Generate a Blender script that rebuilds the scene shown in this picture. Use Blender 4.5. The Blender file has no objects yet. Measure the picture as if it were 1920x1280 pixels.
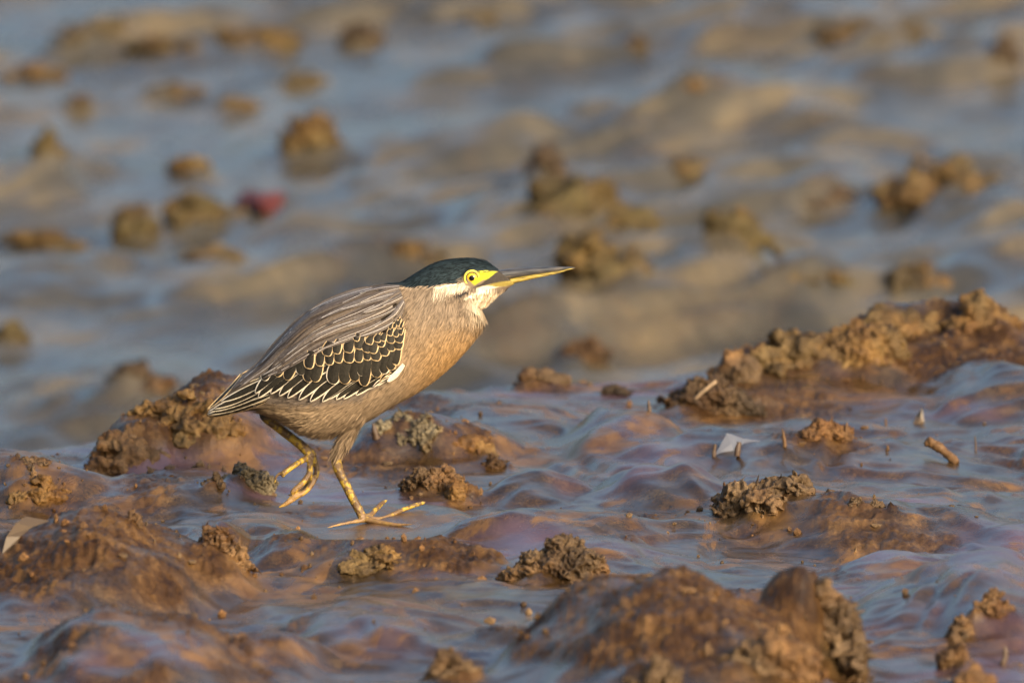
import bpy, bmesh, math, random
import numpy as np
from mathutils import Vector
from mathutils.bvhtree import BVHTree

random.seed(7)
rng = np.random.default_rng(11)
R = math.radians

# ------------------------------------------------------------------ camera
LENS, SENSOR, DIST = 500.0, 36.0, 15.0
FOOT_PX = (690.0, 976.0)
PITCH = R(5.75)
CAM_H = DIST * math.tan(PITCH + math.atan((FOOT_PX[1] - 640) / 1920 * SENSOR / LENS))
CAM = np.array([0.0, -DIST, CAM_H])
sc = bpy.context.scene
cam_d = bpy.data.cameras.new('camera')
cam_d.lens = LENS; cam_d.sensor_width = SENSOR; cam_d.sensor_fit = 'HORIZONTAL'
cam_d.clip_start = 0.1; cam_d.clip_end = 2000
cam_d.dof.use_dof = True
cam_d.dof.focus_distance = DIST / math.cos(PITCH) - 0.09
cam_d.dof.aperture_fstop = 7.2
cam_d.dof.aperture_blades = 9
cam = bpy.data.objects.new('camera', cam_d)
cam.location = CAM
cam.rotation_euler = (math.pi / 2 - PITCH, 0, 0)
sc.collection.objects.link(cam)
sc.camera = cam

# ------------------------------------------------------------------ sky, sun, exposure
SUN_ELEV, SUN_AZ = R(20), R(142)          # azimuth clockwise from +Y; behind the camera, to its right
world = bpy.data.worlds.new('World'); sc.world = world; world.use_nodes = True
nt = world.node_tree
sky = nt.nodes.new('ShaderNodeTexSky'); sky.sky_type = 'NISHITA'; sky.sun_disc = False
sky.sun_elevation = SUN_ELEV; sky.sun_rotation = SUN_AZ
sky.air_density = 1.25; sky.dust_density = 10.0; sky.ozone_density = 2.6
bg = nt.nodes['Background']; bg.inputs['Strength'].default_value = 0.15
nt.links.new(sky.outputs[0], bg.inputs['Color'])
sun_d = bpy.data.lights.new('sun', 'SUN'); sun_d.energy = 1.4; sun_d.angle = R(10.0)
sun_d.color = (1.0, 0.82, 0.60)
sun = bpy.data.objects.new('sun', sun_d); sc.collection.objects.link(sun)
sd = Vector((math.sin(SUN_AZ) * math.cos(SUN_ELEV), math.cos(SUN_AZ) * math.cos(SUN_ELEV), math.sin(SUN_ELEV)))
sun.rotation_euler = sd.to_track_quat('Z', 'Y').to_euler()
vs = sc.view_settings
vs.view_transform = 'Standard'; vs.look = 'None'; vs.exposure = 1.38; vs.gamma = 1.0; vs.use_curve_mapping = False
sc.cycles.use_denoising = True
sc.cycles.max_bounces = 6; sc.cycles.diffuse_bounces = 3; sc.cycles.glossy_bounces = 3

# ------------------------------------------------------------------ pixels <-> places
CP, SP = math.cos(PITCH), math.sin(PITCH)
def ray(px, py):
    """direction of a photo pixel with Y component 1 (arrays welcome)"""
    a = (np.asarray(px, float) - 960) / 1920 * SENSOR / LENS
    b = -(np.asarray(py, float) - 640) / 1920 * SENSOR / LENS
    dy = CP + b * SP; dz = -SP + b * CP
    return a / dy, dz / dy
def P(px, py, Y=0.0):
    """the point of a pixel's ray at the depth Y (Y = 0 is the plane the bird walks in)"""
    rx, rz = ray(px, py); t = np.asarray(Y, float) + DIST
    return np.stack(np.broadcast_arrays(rx * t, np.asarray(Y, float) + 0 * rx, CAM_H + rz * t), -1)
def project(p):
    d = np.asarray(p, float) - CAM
    f = d[..., 1] * CP - d[..., 2] * SP; u = d[..., 1] * SP + d[..., 2] * CP
    k = LENS / SENSOR * 1920
    return 960 + d[..., 0] / f * k, 640 - u / f * k
def pxs(Y): return (DIST + Y) * SENSOR / LENS / 1920     # metres per photo pixel at depth Y

# ------------------------------------------------------------------ noise (numpy)
_perm = rng.permutation(256); _perm = np.concatenate([_perm, _perm])
_g2 = np.stack([np.cos(np.arange(256) * 2.399963), np.sin(np.arange(256) * 2.399963)], -1)
_g3 = rng.normal(size=(256, 3)); _g3 /= np.linalg.norm(_g3, axis=1)[:, None]
def _fade(t): return t * t * t * (t * (t * 6 - 15) + 10)
def n2(x, y, seed=0):
    x = np.asarray(x, float) + seed * 17.31; y = np.asarray(y, float) + seed * 5.77
    xi = np.floor(x).astype(np.int64); yi = np.floor(y).astype(np.int64)
    xf = x - xi; yf = y - yi; u = _fade(xf); v = _fade(yf)
    def g(i, j):
        h = _perm[_perm[(xi + i) & 255] + ((yi + j) & 255)]
        return _g2[h, 0] * (xf - i) + _g2[h, 1] * (yf - j)
    a = g(0, 0); b = g(1, 0); c = g(0, 1); d = g(1, 1)
    return 1.5 * ((a + (b - a) * u) + ((c + (d - c) * u) - (a + (b - a) * u)) * v)
def fbm2(x, y, o=3, seed=0):
    s = 0; a = 1; f = 1
    for k in range(o):
        s = s + a * n2(x * f, y * f, seed + k * 3); a *= 0.5; f *= 2.03
    return s
def n3(p, seed=0):
    p = np.asarray(p, float) + seed * 9.13
    i = np.floor(p).astype(np.int64); f = p - i; w = _fade(f)
    out = 0
    for dx in (0, 1):
        for dy in (0, 1):
            for dz in (0, 1):
                h = _perm[_perm[_perm[(i[:, 0] + dx) & 255] + ((i[:, 1] + dy) & 255)] + ((i[:, 2] + dz) & 255)] & 255
                g = _g3[h]
                d = g[:, 0] * (f[:, 0] - dx) + g[:, 1] * (f[:, 1] - dy) + g[:, 2] * (f[:, 2] - dz)
                wt = (w[:, 0] if dx else 1 - w[:, 0]) * (w[:, 1] if dy else 1 - w[:, 1]) * (w[:, 2] if dz else 1 - w[:, 2])
                out = out + d * wt
    return out * 1.6
def fbm3(p, o=3, seed=0):
    s = 0; a = 1; f = 1
    for k in range(o):
        s = s + a * n3(p * f, seed + k); a *= 0.5; f *= 2.07
    return s
def sstep(a, b, x):
    t = np.clip((x - a) / (b - a), 0, 1); return t * t * (3 - 2 * t)

# ------------------------------------------------------------------ object helpers
col = sc.collection
def jit(a): return random.uniform(-a, a)
def link(name, me, parent=None, mat=None, label=None, cat=None, group=None, kind=None):
    o = bpy.data.objects.new(name, me); col.objects.link(o)
    if parent is not None: o.parent = parent
    if mat is not None and me is not None:
        for m in (mat if isinstance(mat, (list, tuple)) else [mat]): me.materials.append(m)
    if label: o['label'] = label
    if cat: o['category'] = cat
    if group: o['group'] = group
    if kind: o['kind'] = kind
    return o
def mesh_from(name, verts, faces, smooth=True):
    me = bpy.data.meshes.new(name)
    me.from_pydata([tuple(map(float, v)) for v in verts], [], [tuple(map(int, f)) for f in faces])
    me.update()
    if smooth: me.polygons.foreach_set('use_smooth', np.ones(len(me.polygons), bool))
    return me
def grid_mesh(name, V):
    """V: rows x cols x 3"""
    r, c, _ = V.shape
    me = bpy.data.meshes.new(name)
    me.vertices.add(r * c); me.vertices.foreach_set('co', np.ascontiguousarray(V, np.float32).ravel())
    idx = np.arange(r * c).reshape(r, c)
    q = np.stack([idx[:-1, :-1], idx[:-1, 1:], idx[1:, 1:], idx[1:, :-1]], -1).reshape(-1, 4)
    n = len(q)
    me.loops.add(n * 4); me.loops.foreach_set('vertex_index', q.ravel().astype(np.int32))
    me.polygons.add(n); me.polygons.foreach_set('loop_start', (np.arange(n) * 4).astype(np.int32))
    me.polygons.foreach_set('use_smooth', np.ones(n, bool))
    me.update(calc_edges=True); me.validate()
    return me
def set_color(me, name, rgb):
    a = me.color_attributes.new(name, 'FLOAT_COLOR', 'POINT')
    c = np.ones((len(me.vertices), 4), np.float32); c[:, :3] = rgb
    a.data.foreach_set('color', c.ravel())
def set_float(me, name, val):
    a = me.attributes.new(name, 'FLOAT', 'POINT'); a.data.foreach_set('value', np.asarray(val, np.float32).ravel())

# ------------------------------------------------------------------ material helpers
class NT:
    def __init__(s, name):
        s.m = bpy.data.materials.new(name); s.m.use_nodes = True; s.t = s.m.node_tree
        s.b = s.t.nodes['Principled BSDF']
    def n(s, typ, **kw):
        nd = s.t.nodes.new(typ)
        for k, v in kw.items():
            if k in nd.inputs: nd.inputs[k].default_value = v
            else: setattr(nd, k, v)
        return nd
    def l(s, a, b): s.t.links.new(a, b)
    def noise(s, scale, detail=3, rough=0.55, vec=None, dist=0.0):
        nd = s.n('ShaderNodeTexNoise'); nd.inputs['Scale'].default_value = scale; nd.inputs['Detail'].default_value = detail
        nd.inputs['Roughness'].default_value = rough; nd.inputs['Distortion'].default_value = dist
        if vec is not None: s.l(vec, nd.inputs['Vector'])
        return nd.outputs['Fac']
    def ramp(s, fac, stops):
        nd = s.n('ShaderNodeValToRGB'); e = nd.color_ramp.elements
        while len(e) < len(stops): e.new(0.5)
        for k, (p, c) in enumerate(stops):
            e[k].position = p; e[k].color = (*c, 1) if isinstance(c, tuple) else (c, c, c, 1)
        s.l(fac, nd.inputs['Fac']); return nd.outputs['Color']
    def mix(s, fac, a, b, mode='MIX'):
        nd = s.n('ShaderNodeMix'); nd.data_type = 'RGBA'; nd.blend_type = mode
        for sock, v in ((nd.inputs[0], fac), (nd.inputs[6], a), (nd.inputs[7], b)):
            if hasattr(v, 'links') or isinstance(v, bpy.types.NodeSocket): s.l(v, sock)
            else: sock.default_value = (*v, 1) if isinstance(v, tuple) else v
        return nd.outputs[2]
    def math(s, op, a, b=0.0, clamp=False):
        nd = s.n('ShaderNodeMath'); nd.operation = op; nd.use_clamp = clamp
        for sock, v in ((nd.inputs[0], a), (nd.inputs[1], b)):
            if isinstance(v, bpy.types.NodeSocket): s.l(v, sock)
            else: sock.default_value = v
        return nd.outputs[0]
    def attr(s, name, out='Fac'):
        nd = s.n('ShaderNodeAttribute'); nd.attribute_name = name; return nd.outputs[out]
    def bump(s, h, strength, dist):
        nd = s.n('ShaderNodeBump'); nd.inputs['Strength'].default_value = strength; nd.inputs['Distance'].default_value = dist
        s.l(h, nd.inputs['Height']); s.l(nd.outputs[0], s.b.inputs['Normal']); return nd
    def pos(s):
        return s.n('ShaderNodeNewGeometry').outputs['Position']
    def mapping(s, scale, rot=(0, 0, 0)):
        nd = s.n('ShaderNodeMapping'); nd.inputs['Scale'].default_value = scale; nd.inputs['Rotation'].default_value = rot
        s.l(s.pos(), nd.inputs['Vector']); return nd.outputs[0]
def plain(name, rgb, rough=0.6, var=0.25, scale=200.0, spec=0.5):
    k = NT(name); f = k.noise(scale, 3)
    d = tuple(c * (1 - var) for c in rgb); u = tuple(min(1, c * (1 + var)) for c in rgb)
    k.l(k.ramp(f, [(0.3, d), (0.7, u)]), k.b.inputs['Base Color'])
    k.b.inputs['Roughness'].default_value = rough; k.b.inputs['Specular IOR Level'].default_value = spec
    return k.m

# ================================================================== THE MUD FLAT
def macro(x, y):
    """the shelf the bird walks on, its far edge running away to the right, the channel beyond, the far bank"""
    edge = 0.60 + (x + 0.54) * 0.95 + 0.10 * n2(x * 3.1, y * 0 + 3.3, 4)
    d = y - edge
    low = -0.26 + 0.072 * np.clip(y - 3.0, 0, 6) + 0.03 * np.clip(y - 9, 0, 40) * 0.5
    low = low + 0.05 * np.clip(x, -1.5, 1.5) * sstep(2, 5, y)
    s = sstep(0.0, 1.25, d)
    return low * s + 0.010 * (1 - s) * np.clip(y + 0.3, -2, 2)

MOUNDS = [  # photo px of the crest, py of the crest, py of the front foot, width px, depth m, crumbliness
    (150, 958, 1155, 640, .46, .74), (250, 1112, 1300, 560, .42, .52), (770, 1008, 1090, 430, .22, .75),
    (1240, 1100, 1330, 760, .46, .76), (1490, 1078, 1270, 260, .24, .92), (60, 852, 960, 420, .30, .15),
    (330, 884, 965, 480, .28, .05), (560, 978, 1062, 330, .22, .35), (1235, 868, 945, 270, .22, .0),
    (1480, 838, 895, 560, .30, .0), (1720, 852, 905, 380, .25, .0), (1160, 772, 862, 270, .25, .25),
    (1000, 866, 935, 250, .2, .0), (1870, 1050, 1210, 420, .50, .1), (1770, 572, 735, 640, .50, .75),
    (1500, 628, 735, 330, .36, .8), (1900, 668, 790, 360, .36, .0), (380, 702, 880, 330, .40, .65),
    (245, 800, 892, 170, .22, .65), (520, 835, 885, 320, .25, .05), (900, 728, 800, 520, .35, .0),
    (820, 795, 870, 330, .25, .35), (1620, 930, 1010, 520, .30, .0), (1050, 960, 1020, 380, .22, .05),
    (60, 985, 1050, 160, .18, .1), (700, 1120, 1210, 480, .28, .0), (520, 1160, 1260, 300, .22, .1),
    (1150, 1005, 1060, 360, .2, .0), (950, 655, 706, 330, .5, .75), (1250, 600, 690, 420, .6, .8), (1060, 560, 640, 300, .6, .6), (100, 775, 830, 420, .6, .6), (1700, 1090, 1190, 330, .25, .05), (430, 965, 1045, 150, .14, .6),
]
def plane_hit(px, py):
    Ys = np.linspace(-2.2, 9, 4000); p = P(px, py, Ys)
    z = macro(p[:, 0], p[:, 1]); k = np.argmax(z > p[:, 2]); return p[k]
_mounds = []
for (px, pt, pb, w, dep, cr) in MOUNDS:
    b = plane_hit(px, pb); yc = b[1] + dep * 0.5
    top = P(px, pt, yc); h = top[2] - macro(top[0:1], top[1:2])[0]
    _mounds.append((top[0], yc, max(0.008, h), w * 0.5 * pxs(yc), dep * 0.62, cr))
FOOT = [  # where toes rest: photo px, py, depth Y
    (688, 977, -.010), (730, 985, -.022), (771, 986, -.036), (716, 969, .012), (745, 962, .025), (797, 944, .045),
    (660, 981, -.018), (612, 990, -.032), (712, 957, .022), (727, 941, .040), (690, 1000, -.10), (640, 992, -.05), (625, 1003, -.11), (755, 1000, -.10), (800, 985, -.05), (820, 960, .01), (780, 968, .0)]
_skirts = []
_foot = [P(a, b, c) - np.array([0, 0, .0022]) for a, b, c in FOOT]

def ground(x, y, lod=None, want='h'):
    x = np.asarray(x, float); y = np.asarray(y, float)
    if lod is None: lod = np.full(x.shape, 0.003)
    near = 1 - sstep(1.5, 3.0, y)
    h = macro(x, y)
    # wavy soft domain so nothing is a clean ellipse
    wx = x + 0.035 * n2(x * 6, y * 5, 21) + 0.012 * n2(x * 19, y * 15, 22)
    wy = y + 0.050 * n2(x * 6, y * 5, 23) + 0.016 * n2(x * 19, y * 15, 24)
    crumb = np.zeros_like(h); mound = np.zeros_like(h)
    for (mx, my, mh, sx, sy, cr) in _mounds:
        r2 = ((wx - mx) / sx) ** 2 + ((wy - my) / sy) ** 2
        k = np.clip(1 - r2, 0, 1); prof = k ** 1.35
        mound = np.maximum(mound, mh * prof) + 0.25 * np.minimum(mound, mh * prof)
        crumb = np.maximum(crumb, cr * sstep(0.02, 0.5, k))
    h = h + mound * (0.93 + 0.14 * n2(x * 14, y * 11, 8))
    for (mx, my, mh, sx, sy) in _skirts:
        r2 = ((wx - mx) / sx) ** 2 + ((wy - my) / sy) ** 2
        k = np.exp(-r2 * 1.6); h = h + mh * k; crumb = np.maximum(crumb, .62 * np.clip(k * 1.3, 0, 1))
    # puffy lumps with creased valleys
    b1 = np.sqrt(n2(wx * 5.2, wy * 3.4, 1) ** 2 + 0.004)
    b2 = np.sqrt(n2(wx * 11.5, wy * 7.5, 2) ** 2 + 0.004)
    b3 = np.sqrt(n2(wx * 27, wy * 17, 3) ** 2 + 0.003)
    amp = 0.55 + 0.45 * n2(x * 2.2, y * 1.6, 31)
    fade = np.exp(-(lod / 0.10) ** 2)
    q = (fbm2(wx * 2.3, wy * 2.3, 2, 91) + .07 * n2(wx * 17, wy * 13, 94)) / .27; fr = q - np.floor(q)      # sheets of mud that have slid over each other
    terr = (np.floor(q) + sstep(.45, 1.0, fr) - .06 * np.sin(fr * math.pi)) * .27
    rel = 0.018 * (b1 - 0.26) + 0.030 * terr + 0.012 * amp ** 2 * (b2 - 0.26) + 0.0040 * amp ** 2 * (b3 - 0.25)
    h = h + near * fade * np.where(rel > 0, rel, rel * .6)
    # far bank: lumps drawn out along the channel
    c, s = math.cos(R(38)), math.sin(R(38))
    u = x * c + y * s; v = -x * s + y * c
    f1 = fbm2(u * 0.60, v * 2.3, 2, 41); f2 = np.sqrt(n2(u * 2.1, v * 5.4, 44) ** 2 + .004); f3 = n2(u * 7, v * 15, 46)
    f4 = np.sqrt(n2(x * 4.2, y * 2.0, 47) ** 2 + .003)
    far = (1 - near) * np.exp(-(lod / 0.35) ** 2)
    q = (f1 + .35 * n2(u * 2.4, v * 4.1, 49)) / .33; fr = q - np.floor(q); f1 = (np.floor(q) + sstep(.5, .98, fr)) * .33
    rel = 0.075 * f1 + 0.045 * (f2 - .25) + 0.016 * f3 + 0.020 * (f4 - .25) + 0.016 * n2(u * 1.1, v * 6.5, 48)
    h = h + far * np.where(rel > 0, rel, rel * .30)
    # crumbly patches
    cm = sstep(0.30, 0.75, crumb + 0.42 * fbm2(x * 9, y * 6, 3, 51) )
    cm2 = sstep(0.62, 0.9, 0.5 + 0.55 * fbm2(x * 5.5, y * 3.4, 3, 61)) * 0.7
    cm = np.maximum(cm, cm2) * (1 - .55 * (1 - near))
    fine = np.exp(-(lod / 0.012) ** 2)
    r1 = 1 - np.abs(n2(x * 48, y * 40, 71)) * 2; r2_ = np.abs(n2(x * 95, y * 80, 72)); r3 = n2(x * 190, y * 150, 73)
    h = h + cm * fine * (0.0060 * r1 * (0.4 + n2(x * 20, y * 16, 74)) + 0.0050 * r2_ + 0.0024 * r3)
    # slow flow ripples on the smooth film
    flow = .55 + .9 * np.clip(n2(x * 2.6, y * 2.0, 85) + .25, 0, 1)
    rip = flow * (n2(wx * 13, wy * 34, 81) * 0.0030 + n2(wx * 34, wy * 62, 82) * 0.0010 + n2(wx * 7, wy * 15, 83) * 0.0042)
    h = h + (1 - cm) * np.exp(-(lod / 0.03) ** 2) * rip
    # the mud in front of the planted foot lies lower than the toes
    cap = P(700, 1004, y)[..., 2]; wd = sstep(-.225, -.195, x) * sstep(-.055, -.095, x) * sstep(-.75, -.5, y) * sstep(-.02, -.07, y)
    over = h - cap; h = h - wd * np.where(over > -.004, (over + .004) * .97, 0)
    # the feet press the film flat and touch it
    W = 0; Z = 0
    for f in _foot:
        w = 14 * np.exp(-(((x - f[0]) / .026) ** 2 + ((y - f[1]) / .040) ** 2)); W = W + w; Z = Z + w * f[2]
    k = W / (1 + W)
    h = (h + Z) / (1 + W); cm = cm * (1 - k)
    if want == 'h': return h
    return h, cm, crumb

def hit(px, py):
    """the first place on the mud that a pixel's ray meets"""
    Ys = np.arange(-2.2, 14, 0.002); p = P(px, py, Ys)
    z = ground(p[:, 0], p[:, 1]); k = int(np.argmax(z > p[:, 2]))
    return p[k]

def mud_material(name, ground_mat=True, tone=(1, 1, 1), dry=0.0):
    k = NT(name); p = k.pos()
    big = k.noise(7.0, 4, 0.6, k.mapping((1, .7, 1)), 0.4)
    mid = k.noise(34.0, 4, 0.6, p, 0.3)
    fin = k.noise(260.0, 4, 0.65, p)
    t = lambda c: tuple(a * b for a, b in zip(c, tone))
    c1 = k.ramp(mid, [(0.30, t((.060, .030, .011))), (0.50, t((.130, .072, .028))), (0.72, t((.235, .148, .066)))])
    c2 = k.ramp(mid, [(0.30, t((.045, .032, .019))), (0.55, t((.105, .078, .048))), (0.75, t((.205, .160, .102)))])
    base = k.mix(k.ramp(big, [(0.38, 0.0), (0.56, 1.0)]), c1, c2)
    base = k.mix(0.7, base, k.ramp(fin, [(0.30, .22), (0.66, 1.0)]), 'MULTIPLY')
    if ground_mat:
        base = k.mix(1.0, base, (.50, .43, .34), 'MULTIPLY')
        yy = k.n('ShaderNodeSeparateXYZ'); k.l(p, yy.inputs[0]); yy = yy.outputs[1]
        bank = k.math('MULTIPLY', k.math('SUBTRACT', yy, 1.2), 0.8, True)
        base = k.mix(bank, base, k.ramp(big, [(0.35, (.034, .030, .021)), (0.5, (.060, .051, .034)), (0.65, (.110, .085, .047))]))
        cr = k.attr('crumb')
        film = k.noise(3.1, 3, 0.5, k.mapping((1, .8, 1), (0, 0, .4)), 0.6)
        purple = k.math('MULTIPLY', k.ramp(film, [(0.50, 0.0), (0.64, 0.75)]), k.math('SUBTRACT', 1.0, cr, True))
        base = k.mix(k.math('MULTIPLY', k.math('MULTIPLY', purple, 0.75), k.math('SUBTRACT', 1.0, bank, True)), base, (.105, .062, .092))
        drained = k.ramp(k.noise(8.5, 5, 0.62, k.mapping((1, .75, 1), (0, 0, -.3)), 0.8), [(0.53, 0.0), (0.60, 1.0)])
        drained = k.math('MULTIPLY', drained, k.math('SUBTRACT', 1.0, k.math('MULTIPLY', bank, .9)))
        base = k.mix(k.math('MULTIPLY', drained, .8), base, k.ramp(mid, [(0.3, (.060, .028, .009)), (0.7, (.175, .090, .028))]))
        cr_far = k.math('MULTIPLY', cr, k.math('SUBTRACT', 1.0, k.math('MULTIPLY', bank, .75)))
        base = k.mix(cr_far, base, k.mix(0.6, k.ramp(mid, [(0.30, (.024, .010, .003)), (0.5, (.066, .031, .009)), (0.72, (.160, .086, .031))]), k.ramp(fin, [(0.30, .30), (0.62, 1.0)]), 'MULTIPLY'))
        rg = k.ramp(k.noise(18.0, 4, 0.6, k.mapping((1, .6, 1)), 0.3), [(0.30, 0.07), (0.52, 0.16), (0.74, 0.34)])
        rg = k.mix(k.math('MULTIPLY', drained, .85), rg, (.42, .42, .42))
        rg = k.mix(cr, rg, (.50, .50, .50))
        k.l(rg, k.b.inputs['Roughness']); k.l(k.math('SUBTRACT', .5, k.math('MULTIPLY', k.math('MAXIMUM', cr, k.math('MULTIPLY', drained, .5)), .36)), k.b.inputs['Specular IOR Level'])
        hb = k.math('ADD', k.math('MULTIPLY', fin, k.math('ADD', k.math('MULTIPLY', cr, 1.2), 0.46)),
                    k.math('MULTIPLY', k.noise(85.0, 3, 0.6, k.mapping((1, .5, 1)), 0.5), 0.45))
        k.bump(hb, 0.55, 0.0022)
    else:
        rg = k.ramp(mid, [(0.3, 0.38 + dry * .3), (0.7, 0.62 + dry * .3)])
        k.l(rg, k.b.inputs['Roughness'])
        hb = k.math('ADD', fin, k.math('MULTIPLY', k.noise(700, 2, .6, p), 0.4))
        k.bump(hb, 0.8, 0.0022); k.b.inputs['Specular IOR Level'].default_value = .3
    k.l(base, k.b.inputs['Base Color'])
    k.b.inputs['IOR'].default_value = 1.56 if ground_mat else 1.4
    return k.m
M_GROUND = mud_material('wet_mud')
M_CLOD = mud_material('crumbly_mud', False, (1.15, .98, .82), .2)
M_ROCK = mud_material('dark_ochre_mud', False, (.78, .76, .46), .0); M_ROCK_TAN = mud_material('tan_mud', False, (.95, .90, .68), .1)
M_CLOD_GREY = mud_material('grey_mud', False, (1.25, 1.32, 1.28), .3)
M_CLOD_DARK = mud_material('dark_mud', False, (.62, .55, .50), .1)
M_CLOD_GOLD = mud_material('ochre_mud', False, (1.15, .98, .62), .1)

# ================================================================== CLODS
_bm = bmesh.new(); bmesh.ops.create_icosphere(_bm, subdivisions=2, radius=1)
ICO_V = np.array([v.co[:] for v in _bm.verts]); ICO_F = np.array([[v.index for v in f.verts] for f in _bm.faces]); _bm.free()
def clod_mesh(w, dpt, h, seed, cells=40, rough=1.0):
    """a heap of crumbs, plates and lumps fused into one skin, then weathered"""
    r_ = np.random.default_rng(seed); V = []; F = []
    def lump(c, s):
        q, _ = np.linalg.qr(r_.normal(size=(3, 3))); o = len(V) and sum(len(v) for v in V)
        v = ICO_V * (1 + .45 * n3(ICO_V * 1.9, int(r_.integers(400))))[:, None]; v = np.sign(v) * np.abs(v) ** .8
        V.append((v * s * r_.uniform(.55, 1.35, 3)) @ q.T * np.array([1, 1, 1.0]) + c); F.append(ICO_F + o)
    for _ in range(5): lump(r_.uniform(-.42, .42, 3) * np.array([1, 1, .5]) + np.array([0, 0, -.12]), r_.uniform(.34, .56))
    n = int(14 + 60 * rough)
    lean = r_.uniform(-.25, .25, 2)
    for _ in range(n):
        d_ = r_.normal(size=3); d_ /= np.linalg.norm(d_); d_[2] = abs(d_[2]) * 1.25 - .25
        rad = r_.uniform(.50, .92) if rough > .7 else r_.uniform(.35, .72)
        c = d_ * rad; c[:2] *= 1.12 - .38 * (c[2] + .25); c[2] *= r_.uniform(.55, 1.0); c[:2] += lean * max(0, c[2])
        lump(c, (.05 + .24 * r_.random() ** 2.4) * (1.0 if rough > .7 else 1.5))
    V_ = np.concatenate(V); F_ = np.concatenate(F)
    sz = np.array([w * .62, dpt * .56, h / 2])
    me0 = mesh_from('t', V_ * sz, F_); t = bpy.data.objects.new('t', me0); col.objects.link(t)
    m = t.modifiers.new('r', 'REMESH'); m.mode = 'VOXEL'; m.voxel_size = max(w, h) / cells
    m = t.modifiers.new('s', 'SMOOTH'); m.iterations = 1 if rough > .8 else 4; m.factor = .5
    me = bpy.data.meshes.new_from_object(t.evaluated_get(bpy.context.evaluated_depsgraph_get())); me.name = 'clod'
    bpy.data.objects.remove(t, do_unlink=True); bpy.data.meshes.remove(me0)
    n_ = len(me.vertices); p = np.empty(n_ * 3, np.float32); me.vertices.foreach_get('co', p); p = p.reshape(-1, 3).astype(float)
    nn = np.empty(n_ * 3, np.float32); me.vertices.foreach_get('normal', nn); nn = nn.reshape(-1, 3)
    q = p / max(w, h)
    dsp = rough * (.040 * fbm3(q * 7, 2, seed % 50) + .045 * (.5 - np.abs(n3(q * 13, seed % 37)) * 2) + .022 * n3(q * 27, seed % 41))
    p = p + nn * (dsp * max(w, h))[:, None]
    if rough >= .95:                                     # flakes and root fibres sticking out of the crumbs
        fc = np.array([q_.vertices[:] for q_ in me.polygons if len(q_.vertices) == 4]); ns = int(150 * rough); pk = r_.integers(0, n_, ns)
        ax = nn[pk] + r_.normal(size=(ns, 3)) * .8; ax /= np.linalg.norm(ax, axis=1)[:, None]; sd_1 = np.cross(ax, r_.normal(size=(ns, 3))); sd_1 /= np.linalg.norm(sd_1, axis=1)[:, None]; sd_2 = np.cross(ax, sd_1)
        L_ = (max(w, h) * r_.uniform(.03, .10, ns))[:, None]; wd_ = L_ * r_.uniform(.10, .55, ns)[:, None]
        b_ = p[pk] - ax * L_ * .3
        sv = np.stack([b_ + sd_1 * wd_, b_ - sd_1 * wd_ * .6 + sd_2 * wd_ * .4, b_ - sd_2 * wd_ * .5, p[pk] + ax * L_], 1).reshape(-1, 3)
        sf = (np.arange(ns)[:, None, None] * 4 + np.array([[0, 1, 3], [1, 2, 3], [2, 0, 3]])[None]).reshape(-1, 3) + n_
        me2 = mesh_from('clod', np.concatenate([p, sv]), fc.tolist() + sf.tolist()); bpy.data.meshes.remove(me)
        me2.polygons.foreach_set('use_smooth', np.concatenate([np.ones(len(fc), bool), np.zeros(len(sf), bool)])); return me2
    me.vertices.foreach_set('co', p.astype(np.float32).ravel()); me.update()
    me.polygons.foreach_set('use_smooth', np.ones(len(me.polygons), bool)); return me
_queue = []
def clod(px, ptop, pbase, wpx, label, mat=None, seed=0, sub_=4, rough=1.0, sink=.36, name='mud_clod', group=None, cat='mud clod'):
    b = hit(px, pbase); sz = pxs(b[1]); w = wpx * sz; h = (pbase - ptop) * sz; dpt = max(w * .75, h * .9)
    yc = b[1] + dpt * .45; xc = b[0] * (yc + DIST) / (b[1] + DIST)
    gz = min(b[2], float(np.min(ground(xc + w * np.array([-.5, -.3, 0, .3, .5]), yc - dpt * np.array([.1, .4, .5, .4, .1])))) + .003)
    full = (b[2] + h - gz) / (1 - sink); me = clod_mesh(w, dpt, full, seed + 100, {3: 24, 4: 38, 5: 72}[sub_], rough)
    o = link(name, me, None, mat or M_CLOD, label, cat, group)
    o.location = (xc, yc, gz + full * (.5 - sink)); o.rotation_euler = (0, jit(.10), random.uniform(-.3, .3))
    _queue.append((xc, yc, h * .36, w * .62, dpt * .80))
    return o
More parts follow.
